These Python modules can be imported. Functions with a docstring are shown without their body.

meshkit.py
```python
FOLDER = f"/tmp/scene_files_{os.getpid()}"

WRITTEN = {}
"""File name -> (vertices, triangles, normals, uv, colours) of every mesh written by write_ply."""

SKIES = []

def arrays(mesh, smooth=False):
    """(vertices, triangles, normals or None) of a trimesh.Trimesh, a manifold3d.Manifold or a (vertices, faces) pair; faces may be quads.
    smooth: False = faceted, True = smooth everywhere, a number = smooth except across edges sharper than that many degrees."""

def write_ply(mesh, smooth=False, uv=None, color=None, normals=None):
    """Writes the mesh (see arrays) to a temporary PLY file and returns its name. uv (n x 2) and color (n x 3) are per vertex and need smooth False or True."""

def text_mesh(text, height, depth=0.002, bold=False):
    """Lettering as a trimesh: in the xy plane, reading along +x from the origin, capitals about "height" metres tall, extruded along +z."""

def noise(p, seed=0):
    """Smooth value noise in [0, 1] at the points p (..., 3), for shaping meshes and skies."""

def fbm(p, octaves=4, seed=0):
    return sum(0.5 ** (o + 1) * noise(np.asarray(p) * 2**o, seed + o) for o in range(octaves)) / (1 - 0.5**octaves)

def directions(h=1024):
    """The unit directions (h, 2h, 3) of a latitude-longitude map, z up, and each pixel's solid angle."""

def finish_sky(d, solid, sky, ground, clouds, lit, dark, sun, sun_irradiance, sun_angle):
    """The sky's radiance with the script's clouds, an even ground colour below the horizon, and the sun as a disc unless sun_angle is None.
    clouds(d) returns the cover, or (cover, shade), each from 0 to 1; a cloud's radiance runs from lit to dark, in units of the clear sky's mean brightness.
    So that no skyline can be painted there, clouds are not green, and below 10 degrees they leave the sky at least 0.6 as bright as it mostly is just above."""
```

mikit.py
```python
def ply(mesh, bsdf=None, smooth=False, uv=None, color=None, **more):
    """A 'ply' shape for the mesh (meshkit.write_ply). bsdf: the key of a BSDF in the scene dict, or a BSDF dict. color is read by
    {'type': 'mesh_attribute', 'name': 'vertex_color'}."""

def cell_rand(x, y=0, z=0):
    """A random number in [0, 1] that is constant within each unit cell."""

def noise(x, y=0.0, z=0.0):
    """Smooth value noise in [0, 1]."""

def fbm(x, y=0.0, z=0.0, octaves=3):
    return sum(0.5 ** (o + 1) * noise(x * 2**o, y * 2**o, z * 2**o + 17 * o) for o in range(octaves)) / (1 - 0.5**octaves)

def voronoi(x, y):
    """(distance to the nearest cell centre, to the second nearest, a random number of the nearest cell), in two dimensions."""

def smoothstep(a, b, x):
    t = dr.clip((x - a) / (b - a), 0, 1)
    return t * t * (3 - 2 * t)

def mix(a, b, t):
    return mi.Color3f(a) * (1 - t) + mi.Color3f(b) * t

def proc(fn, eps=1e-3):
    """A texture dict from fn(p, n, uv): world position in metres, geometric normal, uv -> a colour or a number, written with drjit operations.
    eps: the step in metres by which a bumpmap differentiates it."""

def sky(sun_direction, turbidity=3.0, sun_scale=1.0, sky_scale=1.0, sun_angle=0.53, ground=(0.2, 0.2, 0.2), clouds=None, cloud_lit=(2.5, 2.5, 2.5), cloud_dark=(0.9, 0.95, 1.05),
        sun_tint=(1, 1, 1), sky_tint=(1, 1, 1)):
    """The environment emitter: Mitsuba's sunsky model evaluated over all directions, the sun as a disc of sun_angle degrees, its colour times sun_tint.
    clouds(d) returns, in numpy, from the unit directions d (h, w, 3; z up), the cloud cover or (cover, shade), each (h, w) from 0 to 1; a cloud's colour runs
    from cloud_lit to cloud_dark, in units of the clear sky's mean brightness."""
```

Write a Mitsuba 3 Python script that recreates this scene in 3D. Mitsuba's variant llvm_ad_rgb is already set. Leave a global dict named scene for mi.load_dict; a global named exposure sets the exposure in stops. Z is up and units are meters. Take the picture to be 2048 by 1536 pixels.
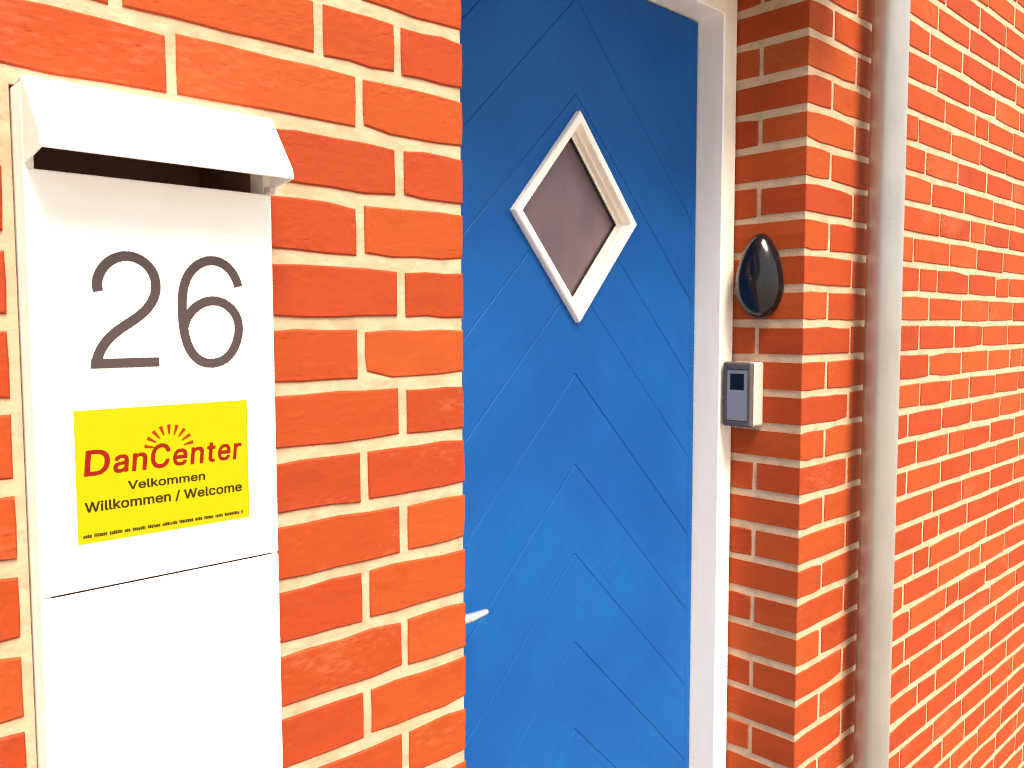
import math, random
import numpy as np, trimesh, mitsuba as mi, manifold3d as m3
import drjit as dr
from shapely.geometry import Polygon, LineString, box as sbox
from shapely import affinity, union_all
import meshkit, mikit
from mikit import proc, noise, fbm, smoothstep, mix, cell_rand

scene, labels = {'type': 'scene'}, {}
T = mi.ScalarTransform4f

# ------------------------------------------------------------------ camera, sky, exposure
# the house front is the plane y = 0, the street lies towards -y, x runs along the wall to the right
Z0 = 28 * 0.0833                                   # height of bed joint number 0; joint i lies i courses lower
COURSE = 0.0833
CAM = np.array([0.0, -0.97558, Z0 - 0.50247])
FOCAL, YAW, PITCH, ROLL = 1711.82 / 2048, 0.763451, 0.068432, 0.002468
cy, sy, cp, sp = math.cos(YAW), math.sin(YAW), math.cos(PITCH), math.sin(PITCH)
FWD = np.array([sy * cp, cy * cp, -sp])
_r = np.array([cy, -sy, 0.0]); _d = np.cross(FWD, _r)
RIGHT = math.cos(ROLL) * _r + math.sin(ROLL) * _d
DOWN = -math.sin(ROLL) * _r + math.cos(ROLL) * _d
scene['camera'] = {
    'type': 'perspective', 'fov': math.degrees(2 * math.atan(0.5 / FOCAL)), 'fov_axis': 'x',
    'near_clip': 0.01, 'far_clip': 2000.0,
    'to_world': T().look_at(origin=CAM.tolist(), target=(CAM + FWD).tolist(), up=(-DOWN).tolist()),
    'film': {'type': 'hdrfilm', 'width': 1024, 'height': 768},
    'sampler': {'type': 'independent', 'sample_count': 64},
}
exposure = 4.55
AZ, EL = math.radians(-10), math.radians(60)    # the bright part of a thinly clouded sky, high in front of the wall
SUN = (math.sin(AZ) * math.cos(EL), -math.cos(AZ) * math.cos(EL), math.sin(EL))
scene['sky'] = mikit.sky(SUN, turbidity=3, sun_scale=0.3, sun_angle=28, clouds=lambda d: 1.0,
                         cloud_lit=(0.58, 0.575, 0.56), cloud_dark=(1.0, 1.0, 1.0), sun_tint=(1.0, 0.96, 0.90))

# ------------------------------------------------------------------ helpers
def P(i): return Z0 - i * COURSE                # height of bed joint i
def R(z): return Z0 + z                          # heights measured from bed joint 0

def add(key, mesh, bsdf, smooth=False, **more):
    k, n = key, 1
    while k in scene:
        k = f'{key}_{n:03d}'; n += 1
    scene[k] = mikit.ply(mesh, bsdf, smooth=smooth, **more)
    return k

def label(key, text=None, cat=None, kind=None, group=None):
    e = labels.setdefault(key, {})
    if text: e['label'] = text
    if cat: e['category'] = cat
    if kind: e['kind'] = kind
    if group: e['group'] = group

def man(m):
    g = m.to_mesh()
    return trimesh.Trimesh(np.array(g.vert_properties)[:, :3], np.array(g.tri_verts), process=False)

def mbox(x0, x1, y0, y1, z0, z1):
    return m3.Manifold.cube([x1 - x0, y1 - y0, z1 - z0]).translate([x0, y0, z0])

def rbox(x0, x1, y0, y1, z0, z1, r=0.002, seg=8):
    s = m3.Manifold.sphere(r, seg)
    return m3.Manifold.batch_hull([s.translate([x, y, z]) for x in (x0 + r, x1 - r) for y in (y0 + r, y1 - r) for z in (z0 + r, z1 - r)])

def cbox(x0, x1, y0, y1, z0, z1, c=0.001):
    """A box with chamfered edges."""
    pts = []
    for x in (x0, x1):
        for y in (y0, y1):
            for z in (z0, z1):
                sx, s_y, sz = (1 if x == x0 else -1), (1 if y == y0 else -1), (1 if z == z0 else -1)
                pts += [[x, y + s_y * c, z + sz * c], [x + sx * c, y, z + sz * c], [x + sx * c, y + s_y * c, z]]
    return m3.Manifold.hull_points(np.array(pts))

FACE = np.array([[1, 0, 0, 0], [0, 0, -1, 0], [0, 1, 0, 0], [0, 0, 0, 1.0]])   # xy drawing -> the wall plane, +z -> street

def flat(shape, depth, y):
    """A shapely shape in (x, z) as a slab whose front stands 'depth' before y."""
    ms = []
    for g in getattr(shape, 'geoms', [shape]):
        if g.is_empty or g.area < 1e-9: continue
        ms.append(trimesh.creation.extrude_polygon(g, depth, engine='earcut'))
    m = trimesh.util.concatenate(ms)
    m.apply_transform(FACE)
    m.vertices[:, 1] += y
    return m

def project(p):
    q = np.asarray(p, float) - CAM
    z = q @ FWD
    return 1024 + FOCAL * 2048 * (q @ RIGHT) / z, 768 + FOCAL * 2048 * (q @ DOWN) / z, z

# ------------------------------------------------------------------ materials
def brick_bsdf(key, base, dark, pale):
    seed = len(scene)
    def colour(p, n, uv):
        f = fbm(p.x * 14 + seed, p.y * 14, p.z * 30, 3)
        g = fbm(p.x * 90, p.y * 90 + seed, p.z * 160, 3)
        s = noise(p.x * 260 + seed, p.y * 260, p.z * 330)
        c = mix(base, dark, smoothstep(0.50, 0.80, f) * 0.55)
        c = mix(c, pale, smoothstep(0.52, 0.82, g) * 0.5)
        bloom = fbm(p.x * 5 + 3 * seed, p.y * 5, p.z * 7, 4) * 0.7 + g * 0.3      # lime bloom left by the mortar, in ragged patches
        c = mix(c, (0.35, 0.105, 0.045), smoothstep(0.60, 0.74, bloom) * 0.35)
        return mix(c, (0.10, 0.019, 0.009), smoothstep(0.90, 0.97, s) * 0.5)
    scene[key] = {'type': 'twosided', 'b': {'type': 'bumpmap', 'arbitrary': proc(brick_bump, eps=8e-4), 'scale': 1.0,
                  'bsdf': {'type': 'principled', 'base_color': proc(colour), 'roughness': 0.8, 'specular': 0.28}}}

def brick_bump(p, n, uv):
    drag = fbm(p.x * 35, p.y * 35, p.z * 420, 2)
    pit = noise(p.x * 230, p.y * 230, p.z * 230)
    return drag * 0.00022 + fbm(p.x * 150, p.y * 150, p.z * 150, 2) * 0.0005 - smoothstep(0.84, 0.97, pit) * 0.0006

BRICKS = [('brick_red', (0.300, 0.0430, 0.0078), (0.265, 0.035, 0.0064), (0.325, 0.057, 0.013)),
          ('brick_orange', (0.310, 0.0490, 0.0080), (0.275, 0.040, 0.0066), (0.335, 0.064, 0.013)),
          ('brick_scarlet', (0.295, 0.0380, 0.0082), (0.255, 0.031, 0.0067), (0.315, 0.051, 0.013)),
          ('brick_light', (0.320, 0.0550, 0.0104), (0.285, 0.045, 0.0082), (0.340, 0.070, 0.017)),
          ('brick_deep', (0.278, 0.0355, 0.0070), (0.238, 0.028, 0.0056), (0.305, 0.048, 0.012))]
for b in BRICKS: brick_bsdf(*b)

def mortar_colour(p, n, uv):
    f = fbm(p.x * 40, p.y * 40, p.z * 40, 3)
    g = noise(p.x * 420, p.y * 420, p.z * 420)
    c = mix((0.47, 0.352, 0.258), (0.40, 0.292, 0.205), smoothstep(0.42, 0.75, f))
    return mix(c, (0.29, 0.205, 0.13), smoothstep(0.78, 0.95, g) * 0.6)
def mortar_bump(p, n, uv):
    return fbm(p.x * 240, p.y * 240, p.z * 240, 2) * 0.0011 + fbm(p.x * 45, p.y * 45, p.z * 45, 2) * 0.002
scene['mortar'] = {'type': 'twosided', 'b': {'type': 'bumpmap', 'arbitrary': proc(mortar_bump, eps=8e-4), 'scale': 1.0,
                   'bsdf': {'type': 'principled', 'base_color': proc(mortar_colour), 'roughness': 0.9, 'specular': 0.2}}}

def grain(p):
    """Fine wood grain that runs along the chevron boards, showing through the paint."""
    side = dr.select(p.x < 1.3685, -1.0, 1.0)
    across, along = (p.z + side * p.x) * 0.7071, (p.z - side * p.x) * 0.7071
    return fbm(across * 210, along * 7, side * 5, 3)
def door_blue(p, n, uv):
    a = fbm(p.x * 5 + p.z * 2, p.y * 5, p.z * 4 - p.x * 2, 4)
    c = mix((0.0030, 0.070, 0.295), (0.0042, 0.086, 0.335), smoothstep(0.3, 0.7, a))
    return mix(c, (0.0028, 0.062, 0.270), smoothstep(0.50, 0.75, grain(p)) * 0.4)
def door_bump(p, n, uv):
    return grain(p) * 0.00035 + fbm(p.x * 90, p.y * 90, p.z * 90, 2) * 0.0002
scene['blue_paint'] = {'type': 'twosided', 'b': {'type': 'bumpmap', 'arbitrary': proc(door_bump, eps=1e-3), 'scale': 1.0,
                       'bsdf': {'type': 'principled', 'base_color': proc(door_blue), 'roughness': 0.5, 'specular': 0.16}}}
def white_wood(p, n, uv):
    a = fbm(p.x * 30, p.y * 30, p.z * 3, 3)
    return mix((0.88, 0.855, 0.81), (0.84, 0.81, 0.76), smoothstep(0.35, 0.75, a))
scene['white_wood'] = {'type': 'twosided', 'b': {'type': 'principled', 'base_color': proc(white_wood), 'roughness': 0.4, 'specular': 0.45}}
def white_enamel(p, n, uv):
    a = fbm(p.x * 25, p.y * 25, p.z * 12, 3)
    return mix((0.84, 0.84, 0.835), (0.80, 0.80, 0.795), smoothstep(0.35, 0.75, a))
scene['white_enamel'] = {'type': 'twosided', 'b': {'type': 'principled', 'base_color': proc(white_enamel), 'roughness': 0.32, 'specular': 0.5}}
scene['bare_steel'] = {'type': 'twosided', 'b': {'type': 'principled', 'base_color': {'type': 'rgb', 'value': [0.19, 0.10, 0.06]}, 'roughness': 0.6}}
scene['number_grey'] = {'type': 'twosided', 'b': {'type': 'principled', 'base_color': {'type': 'rgb', 'value': [0.062, 0.047, 0.052]}, 'roughness': 0.55, 'specular': 0.12}}
scene['yellow_print'] = {'type': 'twosided', 'b': {'type': 'principled', 'base_color': {'type': 'rgb', 'value': [0.43, 0.355, 0.001]}, 'roughness': 0.55, 'specular': 0.12}}
scene['red_print'] = {'type': 'twosided', 'b': {'type': 'principled', 'base_color': {'type': 'rgb', 'value': [0.2, 0.009, 0.004]}, 'roughness': 0.55, 'specular': 0.12}}
scene['orange_print'] = {'type': 'twosided', 'b': {'type': 'principled', 'base_color': {'type': 'rgb', 'value': [0.24, 0.03, 0.004]}, 'roughness': 0.55, 'specular': 0.12}}
scene['black_print'] = {'type': 'twosided', 'b': {'type': 'principled', 'base_color': {'type': 'rgb', 'value': [0.028, 0.018, 0.006]}, 'roughness': 0.55, 'specular': 0.12}}
def zinc(p, n, uv):
    a = fbm(p.x * 22, p.y * 22, p.z * 9, 3)
    b = noise(p.x * 160, p.y * 160, p.z * 160)
    return mix(mix((0.36, 0.365, 0.37), (0.325, 0.33, 0.335), smoothstep(0.35, 0.72, a)), (0.40, 0.405, 0.41), smoothstep(0.75, 0.95, b) * 0.5)
scene['zinc'] = {'type': 'twosided', 'b': {'type': 'principled', 'base_color': proc(zinc), 'metallic': 0.5, 'roughness': 0.3}}
scene['polished_steel'] = {'type': 'twosided', 'b': {'type': 'principled', 'base_color': {'type': 'rgb', 'value': [0.92, 0.92, 0.93]}, 'metallic': 0.9, 'roughness': 0.35}}
scene['black_gloss'] = {'type': 'principled', 'base_color': {'type': 'rgb', 'value': [0.006, 0.005, 0.008]}, 'roughness': 0.16, 'specular': 0.5}
scene['black_rubber'] = {'type': 'twosided', 'b': {'type': 'principled', 'base_color': {'type': 'rgb', 'value': [0.015, 0.014, 0.014]}, 'roughness': 0.6}}
scene['grey_cast'] = {'type': 'twosided', 'b': {'type': 'principled', 'base_color': {'type': 'rgb', 'value': [0.08, 0.07, 0.07]}, 'roughness': 0.5}}
scene['pale_cast'] = {'type': 'twosided', 'b': {'type': 'principled', 'base_color': {'type': 'rgb', 'value': [0.50, 0.46, 0.44]}, 'roughness': 0.45}}
scene['silver_plate'] = {'type': 'twosided', 'b': {'type': 'principled', 'base_color': {'type': 'rgb', 'value': [0.36, 0.36, 0.36]}, 'metallic': 0.5, 'roughness': 0.4}}
def frosted(p, n, uv):
    a = fbm(p.x * 18, p.y * 18, p.z * 10, 3)
    return mix((0.125, 0.080, 0.103), (0.098, 0.064, 0.085), smoothstep(0.35, 0.7, a))
scene['frosted_glass'] = {'type': 'twosided', 'b': {'type': 'principled', 'base_color': proc(frosted), 'roughness': 0.25, 'specular': 0.5}}
def paving(p, n, uv):
    gx, gy = p.x / 0.4 - dr.floor(p.x / 0.4), p.y / 0.4 - dr.floor(p.y / 0.4)
    edge = dr.minimum(dr.minimum(gx, 1 - gx), dr.minimum(gy, 1 - gy))
    c = mix((0.29, 0.275, 0.25), (0.22, 0.21, 0.19), fbm(p.x * 9, p.y * 9, 0, 4))
    return mix((0.12, 0.11, 0.095), c, smoothstep(0.008, 0.02, edge))
scene['paving'] = {'type': 'twosided', 'b': {'type': 'principled', 'base_color': proc(paving), 'roughness': 0.9, 'specular': 0.2}}

# ------------------------------------------------------------------ ground
g = trimesh.Trimesh([[-400, -400, 0], [400, -400, 0], [400, 400, 0], [-400, 400, 0]], [[0, 1, 2], [0, 2, 3]])
add('ground', g, 'paving'); label('ground', 'grey concrete paving in front of the house', kind='structure')

# ------------------------------------------------------------------ house: wall body with its openings
DX0, DX1 = 0.835, 1.8755                      # the doorway
MX0, MX1, MZ0, MZ1 = 0.243, 0.506, R(-1.158), R(-0.262)   # the mailbox
HEAD = R(0.292)
WALL_R, WALL_L, WALL_T = 7.5, -2.4, R(1.0)
REC = 0.0028
body = mbox(WALL_L, WALL_R, REC, 0.36, 0.0, WALL_T)
body -= mbox(DX0 - REC, DX1 + REC, -1, 1, -0.1, HEAD - 0.006)
body -= mbox(MX0 - 0.002, MX1 + 0.002, -0.1, 0.17, MZ0 - 0.002, MZ1 + 0.002)
add('brick_house__wall', man(body), 'mortar')
label('brick_house', 'red brick house front with cream mortar joints and a deep doorway', 'house')

rng = np.random.default_rng(7)

def ring(w, h, amp, nl, ns):
    """Outline of a brick face, (n, 2), corners slightly knocked off, edges wavering."""
    pts = []
    for k in range(nl): pts.append([w * k / nl, 0])
    for k in range(ns): pts.append([w, h * k / ns])
    for k in range(nl): pts.append([w - w * k / nl, h])
    for k in range(ns): pts.append([0, h - h * k / ns])
    q = np.array(pts, float)
    q += rng.normal(0, amp, q.shape) * np.where((q[:, :1] < 1e-9) | (q[:, :1] > w - 1e-9), [[0.35, 1.0]], [[1.0, 1.0]])
    for k in (0, nl, nl + ns, 2 * nl + ns):
        c = np.array([w / 2, h / 2]) - q[k]
        q[k] += np.sign(c) * rng.uniform(0.0004, 0.0020, 2) * (0.3, 1.0) * (rng.uniform(2.5, 4.5) if rng.random() < 0.10 else 1.0)
    return q

def brick_mesh(a0, a1, z0, z1, depth, axis='y', far=False):
    """One brick: its face lies at 0 of the axis, a0..a1 along the other, its body runs 'depth' inwards."""
    w, h = a1 - a0, z1 - z0
    nl, ns = ((4, 2) if not far else (2, 1)) if w > 0.16 else ((3, 2) if not far else (1, 1))
    o = ring(w, h, 0.0011, nl, ns)
    n = len(o)
    c = np.array([w / 2, h / 2])
    inner = o + np.sign(c - o) * np.minimum(0.0022, np.abs(c - o))
    t = rng.normal(0, 0.0004); tx, tz = rng.normal(0, 0.0009, 2)
    def plane(q, d): return np.column_stack([q[:, 0] + a0, d + 0 * q[:, 0], q[:, 1] + z0])
    f = t + (inner[:, 0] - w / 2) * tx * 1.5 + (inner[:, 1] - h / 2) * tz * 4
    front = np.column_stack([inner[:, 0] + a0, f, inner[:, 1] + z0])
    edge = np.column_stack([o[:, 0] + a0, f + 0.0018, o[:, 1] + z0])
    back = plane(o, depth)
    mid = np.array([[a0 + w / 2, t, z0 + h / 2]])
    v = np.vstack([front, edge, back, mid])
    F = []
    for k in range(n):
        j = (k + 1) % n
        F += [[k, 3 * n, j], [n + k, k, j], [n + k, j, n + j], [2 * n + k, n + k, n + j], [2 * n + k, n + j, 2 * n + j]]
    F = np.array(F)[:, ::-1]
    if axis == 'x':                             # turn the face towards -x: (a, d, z) -> (d, a, z)
        v = v[:, [1, 0, 2]]
        v[:, 0] += DX1
        F = F[:, ::-1]
    return trimesh.Trimesh(v, F, process=False)

BED, HJ = 0.0165, 0.0125                      # joint widths
# head joints measured along the right-hand wall, from the corner, course by course
MEASURED = {-7: [1.437], -6: [1.103], -5: [0.764, 1.019, 1.293, 1.521], -4: [0.707, 0.965, 1.23], -3: [0.768, 1.035, 1.278],
            -2: [0.836, 1.095, 1.218], -1: [0.642, 0.895, 1.146], 0: [0.701, 0.956, 1.215, 1.476], 1: [0.753, 1.018, 1.289, 1.523],
            2: [0.822, 1.08, 1.215, 1.461], 3: [0.63, 0.909, 1.148, 1.408], 4: [0.682, 0.816, 1.079, 1.341, 1.479],
            5: [0.758, 1.023, 1.279, 1.532], 6: [0.691, 0.97, 1.224, 1.485], 7: [0.771, 1.039, 1.29, 1.52, 1.649],
            8: [0.709, 0.956, 1.119, 1.37], 9: [0.629, 0.887, 1.143, 1.429, 1.661], 10: [0.698, 0.948, 1.085, 1.337, 1.596],
            11: [0.632, 0.89, 1.153, 1.405, 1.659], 12: [0.83, 1.079, 1.354], 13: [0.761, 0.89, 1.14, 1.444, 1.695],
            14: [0.698, 0.817, 1.075, 1.332, 1.63], 15: [0.629, 0.899, 1.173, 1.281], 16: [0.682, 0.971, 1.081, 1.34],
            17: [0.65, 0.891, 1.142, 1.398, 1.685], 18: [0.695, 0.947, 1.204, 1.469], 19: [0.76, 0.905, 1.16, 1.416],
            20: [0.838, 1.088, 1.352], 21: [0.898, 1.149, 1.437], 22: [0.731, 0.981, 1.384], 23: [0.81, 1.06, 1.319], 24: [0.76, 1.01, 1.26, 1.519]}
ROWS = range(-11, 28)

def fill(js, a, b):
    """Joints between a and b: whole bricks, and one shorter piece where they do not come out."""
    gap = b - a
    n = max(1, round(gap / 0.252))
    if n == 1: return js
    return js + [a + gap * k / n for k in range(1, n)]

def right_joints(r):
    first = 0.1215 if r % 2 else 0.2465
    js, m = [first], list(MEASURED.get(r, [0.75 + (r * 37 % 5) * 0.05]))
    js = fill(js, first, m[0]) + [m[0]]
    for a, b in zip(m, m[1:]): js = fill(js, a, b) + [b]
    while js[-1] < WALL_R - DX1 - 0.25: js.append(js[-1] + 0.252)
    return [DX1 + j for j in js] + [WALL_R + HJ / 2]

def left_joints(r):
    js = [0.655, 0.4055, 0.156] if r % 2 == 0 else ([0.7205, 0.596, 0.346, 0.097] if r == 1 else [0.7205, 0.4705, 0.120])
    while js[-1] > WALL_L + 0.25: js.append(js[-1] - 0.25)
    return [DX0 + HJ / 2] + js + [WALL_L - HJ / 2]

pick = random.Random(11)
visible, rest = [], []
def lay(a0, a1, r, depth, axis='y'):
    z0, z1 = P(r + 1) + BED / 2, P(r) - BED / 2
    z0 += rng.normal(0, 0.0007); z1 += rng.normal(0, 0.0007)
    if a1 - a0 < 0.02 or z0 < 0 or z1 > WALL_T: return
    see = False
    for a in np.linspace(a0, a1, 5):
        for z in (z0, z1):
            px, py, d = project([a, 0, z] if axis == 'y' else [DX1, a, z])
            if d > 0 and -12 < px < 2060 and -12 < py < 1548: see = True
    px, py, d = project([(a0 + a1) / 2, 0, (z0 + z1) / 2])
    m = brick_mesh(a0, a1, z0, z1, depth, axis, far=not see or (axis == 'y' and px > 1800))
    (visible if see else rest).append((m, px, py))

for r in ROWS:
    zt, zb = P(r), P(r + 1)
    above = zb > HEAD - 0.02                     # courses above the doorway
    js = left_joints(r)[::-1]
    spans = list(zip(js, js[1:]))
    rj = right_joints(r)
    if above:
        n = 4; o = DX0 + HJ / 2 if r % 2 else DX0 + HJ / 2
        mid = [o] + [o + (DX1 - o - HJ / 2) * k / n for k in range(1, n)] + [DX1 - HJ / 2 + 0.0]
        spans += list(zip(mid, mid[1:]))
    start = [DX1 - HJ / 2]
    rs = start + rj
    spans += list(zip(rs, rs[1:]))
    for i, (a, b) in enumerate(spans):
        x0, x1 = a + HJ / 2, b - HJ / 2
        x0 += rng.normal(0, 0.0009); x1 += rng.normal(0, 0.0009)
        if abs(a + HJ / 2 - DX1) < 1e-4: x0 = DX1
        if abs(b - HJ / 2 - DX0) < 1e-4: x1 = DX0
        depth = 0.115
        if x0 == DX1 and r % 2: depth = 0.24
        if x1 == DX0 and r % 2: depth = 0.24
        pieces = [(x0, x1)]
        if zb < MZ1 - 0.003 and zt > MZ0 + 0.003:           # bricks are cut round the mailbox
            cut = []
            for (p, q) in pieces:
                if q <= MX0 - 0.012 or p >= MX1 + 0.007: cut.append((p, q)); continue
                if p < MX0 - 0.012: cut.append((p, MX0 - 0.012))
                if q > MX1 + 0.007: cut.append((MX1 + 0.007, q))
            pieces = cut
        for (p, q) in pieces: lay(p, q, r, depth)
    if not above and r % 2 == 0:                 # the second brick in the depth of the reveals
        lay(0.127, 0.30, r, 0.11, 'x')
for k in range(4):                               # the cut course over the doorway
    w4 = (DX1 - DX0) / 4
    rest.append((brick_mesh(DX0 + k * w4 + HJ / 2, DX0 + (k + 1) * w4 - HJ / 2, HEAD, P(-4) - BED / 2, 0.115, far=True), 0, 0))
visible.sort(key=lambda t: -project(t[0].vertices.mean(0))[2] * -1)
for m, px, py in visible[:300]:
    w = pick.choices(BRICKS, weights=[4, 3, 2.5, 2, 2])[0][0]
    add('brick_house__wall__brick', m, w)
rest += visible[300:]
k = add('brick_house__wall__brickwork', trimesh.util.concatenate([m for m, _, _ in rest]), 'brick_red')
label(k, kind='stuff')
print('bricks in view', len(visible), 'outside', len(rest))

# a narrow slab canopy just above the picture keeps the light off the top of the doorway
add('brick_house__canopy', man(cbox(0.90, 1.98, -0.20, 0.02, R(0.385), R(0.435), 0.004)), 'white_wood')
# ------------------------------------------------------------------ house: door frame and door
FX0, FX1, FY, FZ = 0.900, 1.8155, 0.185, R(0.238)
JX1 = DX1 - 0.003
frame = m3.Manifold.batch_boolean([
    cbox(FX1, JX1, FY, 0.34, 0.0, FZ + 0.050, 0.003), cbox(DX0 + 0.003, FX0, FY, 0.34, 0.0, FZ + 0.050, 0.003),
    cbox(FX0 - 0.01, FX1 + 0.01, FY + 0.0006, 0.34, FZ, FZ + 0.0495, 0.003),
    # rebate stop behind the leaf's edge
    ], m3.OpType.Add)
add('brick_house__door_frame', man(frame), 'white_wood', smooth=20)
label('brick_house__door_frame', 'white painted timber door frame')
add('brick_house__threshold', man(cbox(DX0, DX1, 0.12, 0.36, 0.0, 0.24, 0.004)), 'grey_cast')

LX0, LX1, LZ0, LZ1 = FX0 + 0.003, FX1 - 0.003, 0.244, FZ - 0.004
LY = 0.257                                       # the front of the boards
CXD = 1.3685                                     # the mitre of the chevron and the middle of the lozenge
WX, WZ, HW, HH = 1.368, R(-0.2755), 0.193, 0.2215
def lozenge(dx): 
    s = (HW + dx) / HW
    return Polygon([(WX, WZ + HH * s), (WX + HW * s, WZ), (WX, WZ - HH * s), (WX - HW * s, WZ)])
slab = m3.Manifold.extrude(m3.CrossSection([np.array(p)[:-1] for p in [list(sbox(LX0, LZ0, LX1, LZ1).exterior.coords)]]), 0.044)
cutter = m3.Manifold.extrude(m3.CrossSection([np.array(lozenge(-0.023).exterior.coords)[:-1][::-1]]), 1.0).translate([0, 0, -0.5])
def stand(m, y):                                  # drawing plane -> upright, front face at y
    return m.transform(np.array([[1, 0, 0, 0], [0, 0, -1, y], [0, 1, 0, 0]], float))
leaf = stand(slab - cutter, LY + 0.009 + 0.044)
add('brick_house__door', man(leaf), 'blue_paint')
label('brick_house__door', 'blue front door of chevron boards with a lozenge window')
# chevron boards, 45 degrees, with eased edges
PITCHV, APEX = 0.1965, R(-0.607)                  # apex of one mitre, vertical spacing
EDGE = 0.022
def bevel_board(poly, y, t, c):
    pts = np.array(poly.exterior.coords)[:-1]
    inn = poly.buffer(-c, join_style=2)
    if inn.is_empty: return None
    q = np.array(inn.exterior.coords)[:-1]
    P3 = [[x, y + t, z] for x, z in pts] + [[x, y + 0.6 * c, z] for x, z in pts] + [[x, y, z] for x, z in q]
    return m3.Manifold.hull_points(np.array(P3))
board_cut = stand(m3.Manifold.extrude(m3.CrossSection([np.array(lozenge(-0.012).exterior.coords)[:-1][::-1]]), 1.0), 0.8)
def half_board(k, side):
    top = APEX - (k - 1) * PITCHV - 0.0005; bot = APEX - k * PITCHV + 0.0005
    L, o = 1.2, 0.05                             # run a little past the mitre, then cut there
    strip = Polygon([(CXD - side * o, top + o), (CXD + side * L, top - L), (CXD + side * L, bot - L), (CXD - side * o, bot + o)])
    a, b = (LX0 + EDGE, CXD + o) if side < 0 else (CXD - o, LX1 - EDGE)
    p = strip.intersection(sbox(a, LZ0, b, LZ1))
    if p.is_empty or p.area < 4e-4 or p.geom_type != 'Polygon': return None
    m = bevel_board(p, LY, 0.0085, 0.0018)
    if m is None: return None
    return m ^ (mbox(0, CXD, 0, 1, 0, 4) if side < 0 else mbox(CXD, 3, 0, 1, 0, 4))
for k in range(-8, 16):
    hs = [h for h in (half_board(k, -1), half_board(k, 1)) if h is not None]
    if not hs: continue
    m = m3.Manifold.batch_boolean(hs, m3.OpType.Add).translate([0, float(rng.normal(0, 0.0002)), 0]) - board_cut
    for piece in m.decompose():
        if piece.volume() > 1e-7: add('brick_house__door__board', man(piece), 'blue_paint')
for x0, x1 in ((LX0, LX0 + EDGE - 0.001), (LX1 - EDGE + 0.001, LX1)):
    add('brick_house__door__edge_strip', man(cbox(x0, x1, LY + 0.0005, LY + 0.0085, LZ0, LZ1, 0.002)), 'blue_paint')
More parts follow.
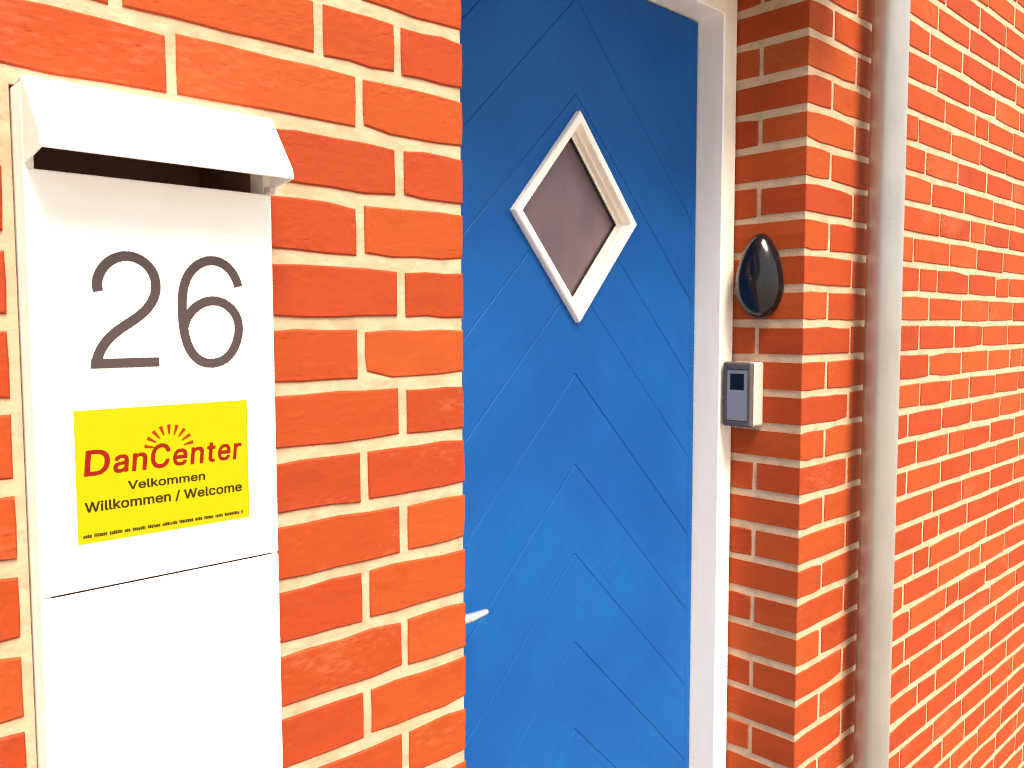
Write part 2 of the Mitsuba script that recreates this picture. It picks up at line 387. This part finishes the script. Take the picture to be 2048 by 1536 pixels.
# lozenge moulding, bead and pane
def ring_mesh(o, i, y0, y1, c):
    """A mitred lozenge moulding from outline o to i, its front at y0, its back at y1, edges eased by c."""
    def solid(d, ya, yb, cc):
        a, b = np.array(lozenge(d).exterior.coords)[:-1], np.array(lozenge(d - cc).exterior.coords)[:-1]
        return m3.Manifold.hull_points(np.array([[x, yb, z] for x, z in a] + [[x, ya + abs(cc), z] for x, z in a] + [[x, ya, z] for x, z in b]))
    inner = solid(i, y0 - 0.01, y1 + 0.01, 0)
    inner_c = m3.Manifold.hull_points(np.array([[x, y0 - 0.001, z] for x, z in np.array(lozenge(i + c).exterior.coords)[:-1]] + [[x, y0 + c, z] for x, z in np.array(lozenge(i).exterior.coords)[:-1]]))
    return solid(o, y0, y1, c) - inner - inner_c
wf = add('brick_house__door__window_frame', man(ring_mesh(0, -0.023, 0.2425, LY + 0.0088, 0.003)), 'white_wood')
label(wf, 'white lozenge moulding round the door window')
add('brick_house__door__window_bead', man(ring_mesh(-0.0233, -0.0285, 0.258, 0.2745, 0.003)), 'white_wood')
add('brick_house__door__window_bead', man(ring_mesh(-0.0233, -0.0335, 0.2747, 0.281, 0.002)), 'white_wood')
add('brick_house__door__window_gasket', man(ring_mesh(-0.0337, -0.0375, 0.2775, 0.2834, 0.001)), 'black_rubber')
pane = stand(m3.Manifold.extrude(m3.CrossSection([np.array(lozenge(-0.0236).exterior.coords)[:-1][::-1]]), 0.006), 0.2895)
pk = add('brick_house__door__window_pane', man(pane), 'frosted_glass')
label(pk, 'mauve frosted lozenge pane')
# lever handle, its tip shows past the left pier
hx, hz = 0.958, R(-1.043)
s = lambda x, y, z, r: m3.Manifold.sphere(r, 20).translate([x, y, z])
lever = m3.Manifold.batch_boolean([
    m3.Manifold.batch_hull([s(hx, 0.25, hz, 0.009), s(hx, 0.204, hz, 0.009)]),
    m3.Manifold.batch_hull([s(hx, 0.203, hz, 0.010), s(1.02, 0.200, hz, 0.0085)]),
    m3.Manifold.batch_hull([s(1.02, 0.200, hz, 0.0085), s(1.058, 0.203, hz + 0.001, 0.0055)])], m3.OpType.Add)
add('brick_house__door__handle', man(lever), 'polished_steel', smooth=40)
label('brick_house__door__handle', 'shiny metal lever handle')
rose = m3.Manifold.cylinder(0.01, 0.026, 0.024, 32).rotate([90, 0, 0]).translate([hx, LY + 0.001, hz])
add('brick_house__door__handle_rose', man(rose), 'polished_steel', smooth=30)

# ------------------------------------------------------------------ mailbox, let into the wall
label('mailbox', 'white metal mailbox with a slanted lid, number 26 and a yellow sticker', 'mailbox')
FYM = -0.035
outer = cbox(MX0, MX1, FYM + 0.004, 0.16, MZ0, MZ1, 0.002)
cav = mbox(MX0 + 0.009, MX1 - 0.009, FYM - 0.1, 0.0, MZ0 + 0.01, MZ1 - 0.012) + mbox(MX0 + 0.003, MX1 - 0.003, -0.0004, 0.155, MZ0 + 0.004, MZ1 - 0.004)
add('mailbox__body', man(outer - cav), 'white_enamel')
add('mailbox__lining', man(mbox(MX0 + 0.0045, MX1 - 0.0045, 0.004, 0.152, MZ0 + 0.006, MZ1 - 0.006) - mbox(MX0 + 0.0065, MX1 - 0.0065, -0.1, 0.15, MZ0 + 0.008, MZ1 - 0.008)), 'bare_steel')
PT, PB = R(-0.3475), R(-0.7772)
add('mailbox__front_panel', man(rbox(MX0 + 0.0008, MX1 - 0.0008, FYM, FYM + 0.0036, PB, PT, 0.0017, 12)), 'white_enamel')
add('mailbox__door', man(rbox(MX0 + 0.0008, MX1 - 0.0008, FYM, FYM + 0.0036, MZ0 + 0.004, PB - 0.0018, 0.0017, 12)), 'white_enamel')
label('mailbox__door', 'plain lower door of the mailbox below the thin seam')
# lid: a slanted sheet with a small lip and cheeks at both ends
prof = [(FYM - 0.004, R(-0.2605)), (-0.085, R(-0.324)), (-0.0875, R(-0.3345))]
th = 0.002
sheet = []
for (ya, za), (yb, zb) in zip(prof, prof[1:]):
    sheet.append(m3.Manifold.batch_hull([m3.Manifold.sphere(th / 2, 8).translate([x, y, z]) for x in (MX0 + 0.001, MX1 - 0.001) for y, z in ((ya, za), (yb, zb))]))
sheet.append(m3.Manifold.batch_hull([m3.Manifold.sphere(th / 2, 8).translate([x, y, z]) for x in (MX0 + 0.001, MX1 - 0.001) for y, z in ((FYM - 0.004, R(-0.2605)), (0.0 - 0.002, R(-0.2600)))]))
cheek = Polygon([(FYM + 0.003, R(-0.2605)), (FYM - 0.004, R(-0.2605)), (-0.085, R(-0.324)), (-0.0875, R(-0.3345)), (-0.074, R(-0.337)), (FYM + 0.003, R(-0.3425))])
for x in (MX0, MX1 - th):
    sheet.append(m3.Manifold.hull_points(np.array([[xx, y, z] for xx in (x, x + th) for y, z in np.array(cheek.exterior.coords)[:-1]])))
add('mailbox__lid', man(m3.Manifold.batch_boolean(sheet, m3.OpType.Add)), 'white_enamel', smooth=25)
label('mailbox__lid', 'white slanted lid over the dark letter slot')
add('mailbox__hinge', man(rbox(MX1 - 0.0085, MX1 - 0.001, FYM - 0.012, FYM + 0.004, R(-0.348), R(-0.339), 0.0015)), 'pale_cast')
# the digits 2 and 6, strokes of the measured curves
def smooth_curve(p, n=90):
    from scipy.interpolate import splprep, splev
    p = np.array(p); tck, _ = splprep(p.T, s=1.2e-6, k=3)
    return np.column_stack(splev(np.linspace(0, 1, n), tck))
two = [[0.3063, -0.4661], [0.3075, -0.4524], [0.3130, -0.4402], [0.3234, -0.4316], [0.3359, -0.4284], [0.3495, -0.4309], [0.3605, -0.4401], [0.3660, -0.4535],
       [0.3655, -0.4651], [0.3605, -0.4778], [0.3506, -0.4890], [0.3361, -0.4990], [0.3229, -0.5084], [0.3128, -0.5186], [0.3067, -0.5280], [0.3024, -0.5420]]
six = [[0.461, -0.457], [0.4548, -0.4427], [0.4445, -0.432], [0.4295, -0.4288], [0.4146, -0.4328], [0.4032, -0.4447], [0.396, -0.4632], [0.3943, -0.4859], [0.3958, -0.5075],
       [0.4019, -0.5282], [0.4127, -0.5410], [0.4273, -0.5448], [0.4427, -0.5403], [0.455, -0.5259], [0.4599, -0.5079], [0.4571, -0.4898], [0.4456, -0.4776], [0.4282, -0.474],
       [0.4122, -0.4797], [0.4007, -0.4912], [0.3953, -0.5053]]
HWD = 0.0051
c2 = smooth_curve(two)
d2 = union_all([LineString(c2).buffer(HWD, cap_style=2), Polygon([(0.2970, -0.5462), (0.3675, -0.5462), (0.3675, -0.5362), (0.2975, -0.5362)])])
d2 = d2.intersection(sbox(0, -0.5462, 1, 0))
d6 = LineString(smooth_curve(six, 140)).buffer(HWD, cap_style=2)
for nm, d in (('2', d2), ('6', d6)):
    k = add('mailbox__digit', flat(affinity.translate(d.simplify(0.00015), 0, Z0), 0.0006, FYM - 0.0001), 'number_grey')
    label(k, f'dark grey figure {nm}')
# the sticker
SX0, SX1, SZ0, SZ1 = 0.2785, 0.4680, R(-0.7285), R(-0.5890)
k = add('mailbox__sticker', flat(sbox(SX0, SZ0, SX1, SZ1), 0.0004, FYM - 0.0001), 'yellow_print')
label(k, 'yellow sticker with red and black lettering under a small sun')
YS = FYM - 0.0006
def glyph(ch, x0, x1, z0, z1, bold=True, shear=0.0):
    m = meshkit.text_mesh(ch, 0.1, 0.0003, bold)
    lo, hi = m.bounds
    v = m.vertices.copy()
    v[:, 0] = x0 + (v[:, 0] - lo[0]) / (hi[0] - lo[0]) * (x1 - x0)
    v[:, 1] = z0 + (v[:, 1] - lo[1]) / (hi[1] - lo[1]) * (z1 - z0)
    v[:, 0] += (v[:, 1] - z0) * shear
    m.vertices = v
    return m
def face(ms, bsdf, key):
    m = trimesh.util.concatenate(ms)
    m.apply_transform(FACE); m.vertices[:, 1] += YS
    return add(key, m, bsdf)
zb = R(-0.6578)
H1, H2 = 0.0192, 0.0270
letters = [('D', 0.2862, 0.3110, H2), ('a', 0.3150, 0.3305, H1), ('n', 0.3345, 0.3498, H1), ('C', 0.3538, 0.3745, H2), ('e', 0.3782, 0.3945, H1),
           ('n', 0.3985, 0.4132, H1), ('t', 0.4168, 0.4268, H1 * 1.18), ('e', 0.4302, 0.4452, H1), ('r', 0.4490, 0.4580, H1)]
face([glyph(c, a, b, zb, zb + h, True, 0.10) for c, a, b, h in letters], 'red_print', 'mailbox__sticker__wordmark')
rays = []
for i in range(9):
    a = math.radians(12 + 156 * i / 8)
    u, n_ = np.array([math.cos(a), math.sin(a)]), np.array([-math.sin(a), math.cos(a)])
    c = np.array([0.3755, R(-0.6380)])
    rays.append(Polygon([c + u * 0.0165 - n_ * 0.0007, c + u * 0.0275 - n_ * 0.0020, c + u * 0.0275 + n_ * 0.0020, c + u * 0.0165 + n_ * 0.0007]))
add('mailbox__sticker__sun_rays', flat(union_all(rays), 0.0003, YS), 'orange_print')
def line(text, x0, x1, z0, h, bold):
    m = meshkit.text_mesh(text, h, 0.0003, bold)
    lo, hi = m.bounds
    m.vertices[:, 0] = x0 + (m.vertices[:, 0] - lo[0]) / (hi[0] - lo[0]) * (x1 - x0)
    m.vertices[:, 1] += z0
    return m
face([line('Velkommen', 0.3300, 0.4150, R(-0.6768), 0.0088, True), line('Willkommen / Welcome', 0.2860, 0.4590, R(-0.6955), 0.0100, True)], 'black_print', 'mailbox__sticker__greeting')
# the line of small print at the foot is too small to read in the photograph: short strokes of that size
sm, x, q = [], 0.2835, random.Random(3)
while x < 0.4600:
    for _ in range(q.randint(3, 9)):
        w = q.uniform(0.0010, 0.0019)
        if x + w > 0.4610: break
        sm.append(sbox(x, R(-0.7225), x + w, R(-0.7225) + q.uniform(0.0026, 0.0038))); x += w + 0.0005
    x += 0.0022
add('mailbox__sticker__small_print', flat(union_all(sm), 0.0003, YS), 'black_print')

# ------------------------------------------------------------------ drainpipe
PX, PY, PR = 2.160, -0.064, 0.0425
label('drainpipe', 'grey zinc drainpipe standing before the brick wall right of the doorway', 'drainpipe')
pipe = m3.Manifold.cylinder(3.0, PR, PR, 64) - m3.Manifold.cylinder(3.2, PR - 0.002, PR - 0.002, 48).translate([0, 0, -0.1])
add('drainpipe__pipe', man(pipe.translate([PX, PY, 0.05])), 'zinc', smooth=30)
for z in (0.20, 2.72):
    ringm = (m3.Manifold.cylinder(0.03, PR + 0.003, PR + 0.003, 48) - m3.Manifold.cylinder(0.05, PR, PR, 48).translate([0, 0, -0.01])).translate([PX, PY, z])
    add('drainpipe__bracket', man(ringm + mbox(PX - 0.006, PX + 0.006, PY + PR, 0.03, z + 0.008, z + 0.022)), 'zinc', smooth=30)

# ------------------------------------------------------------------ black drop-shaped fitting on the right reveal
label('wall_fitting', 'glossy black drop-shaped cover on the doorway reveal above the key box', 'wall fitting')
def drop(cy_, cz, w, h, d, x):
    """A drop with its base on the plane x, bulging towards -x by d."""
    nu, nv = 64, 28
    V, F = [], []
    for j in range(nv + 1):
        t = j / nv * math.pi / 2
        s_, dep = math.cos(t) ** 0.8, math.sin(t)
        for i in range(nu):
            a = 2 * math.pi * i / nu
            yy, zz = math.cos(a), math.sin(a)
            wid = 0.5 * w * (1 - 0.36 * (zz * 0.5 + 0.5) ** 1.35)
            V.append([x - d * dep * (1 - 0.10 * zz * dep), cy_ + yy * wid * s_, cz + zz * 0.5 * h * s_ - 0.012 * dep * 0])
    for j in range(nv):
        for i in range(nu):
            k = (i + 1) % nu
            a, b, c, e = j * nu + i, j * nu + k, (j + 1) * nu + i, (j + 1) * nu + k
            F += [[a, c, b], [b, c, e]]
    return trimesh.Trimesh(V, F, process=True)
DY, DZ = 0.108, R(-0.386)
m = drop(DY, DZ, 0.134, 0.205, 0.052, DX1 - 0.009)
m.fix_normals()
add('wall_fitting__cover', m, 'black_gloss', smooth=True)
mp = drop(DY, DZ, 0.128, 0.199, 0.004, DX1 - 0.0065); mp.vertices[:, 0] = np.where(mp.vertices[:, 0] > DX1 - 0.007, DX1 + 0.002, mp.vertices[:, 0])
add('wall_fitting__base', mp, 'black_rubber', smooth=40)

# ------------------------------------------------------------------ key box on the right reveal
label('key_box', 'small grey key box with a black square window beside the white door frame', 'key box')
KY0, KY1, KZ0, KZ1, KD = 0.100, 0.178, R(-0.748), R(-0.593), 0.055
xf = DX1 - KD
add('key_box__case', man(rbox(xf + 0.004, DX1 + 0.001, KY0, KY1, KZ0, KZ1, 0.006, 16)), 'pale_cast', smooth=30)
add('key_box__bezel', man(rbox(xf - 0.004, xf + 0.012, KY0 - 0.001, KY1 + 0.001, KZ0 - 0.001, KZ1 + 0.001, 0.006, 16) - mbox(xf - 0.01, xf + 0.0005, KY0 + 0.009, KY1 - 0.010, KZ0 + 0.012, KZ1 - 0.016)), 'grey_cast', smooth=30)
label('key_box__bezel', 'dark grey rim of the key box')
plate = rbox(xf - 0.0025, xf + 0.002, KY0 + 0.0105, KY1 - 0.0115, KZ0 + 0.014, KZ1 - 0.018, 0.001, 8) - mbox(xf - 0.01, xf - 0.0005, KY0 + 0.019, KY1 - 0.020, KZ1 - 0.067, KZ1 - 0.027)
add('key_box__front_plate', man(plate), 'silver_plate')
add('key_box__window', man(rbox(xf - 0.0022, xf + 0.0005, KY0 + 0.0196, KY1 - 0.0206, KZ1 - 0.0664, KZ1 - 0.0276, 0.001, 8)), 'black_gloss')
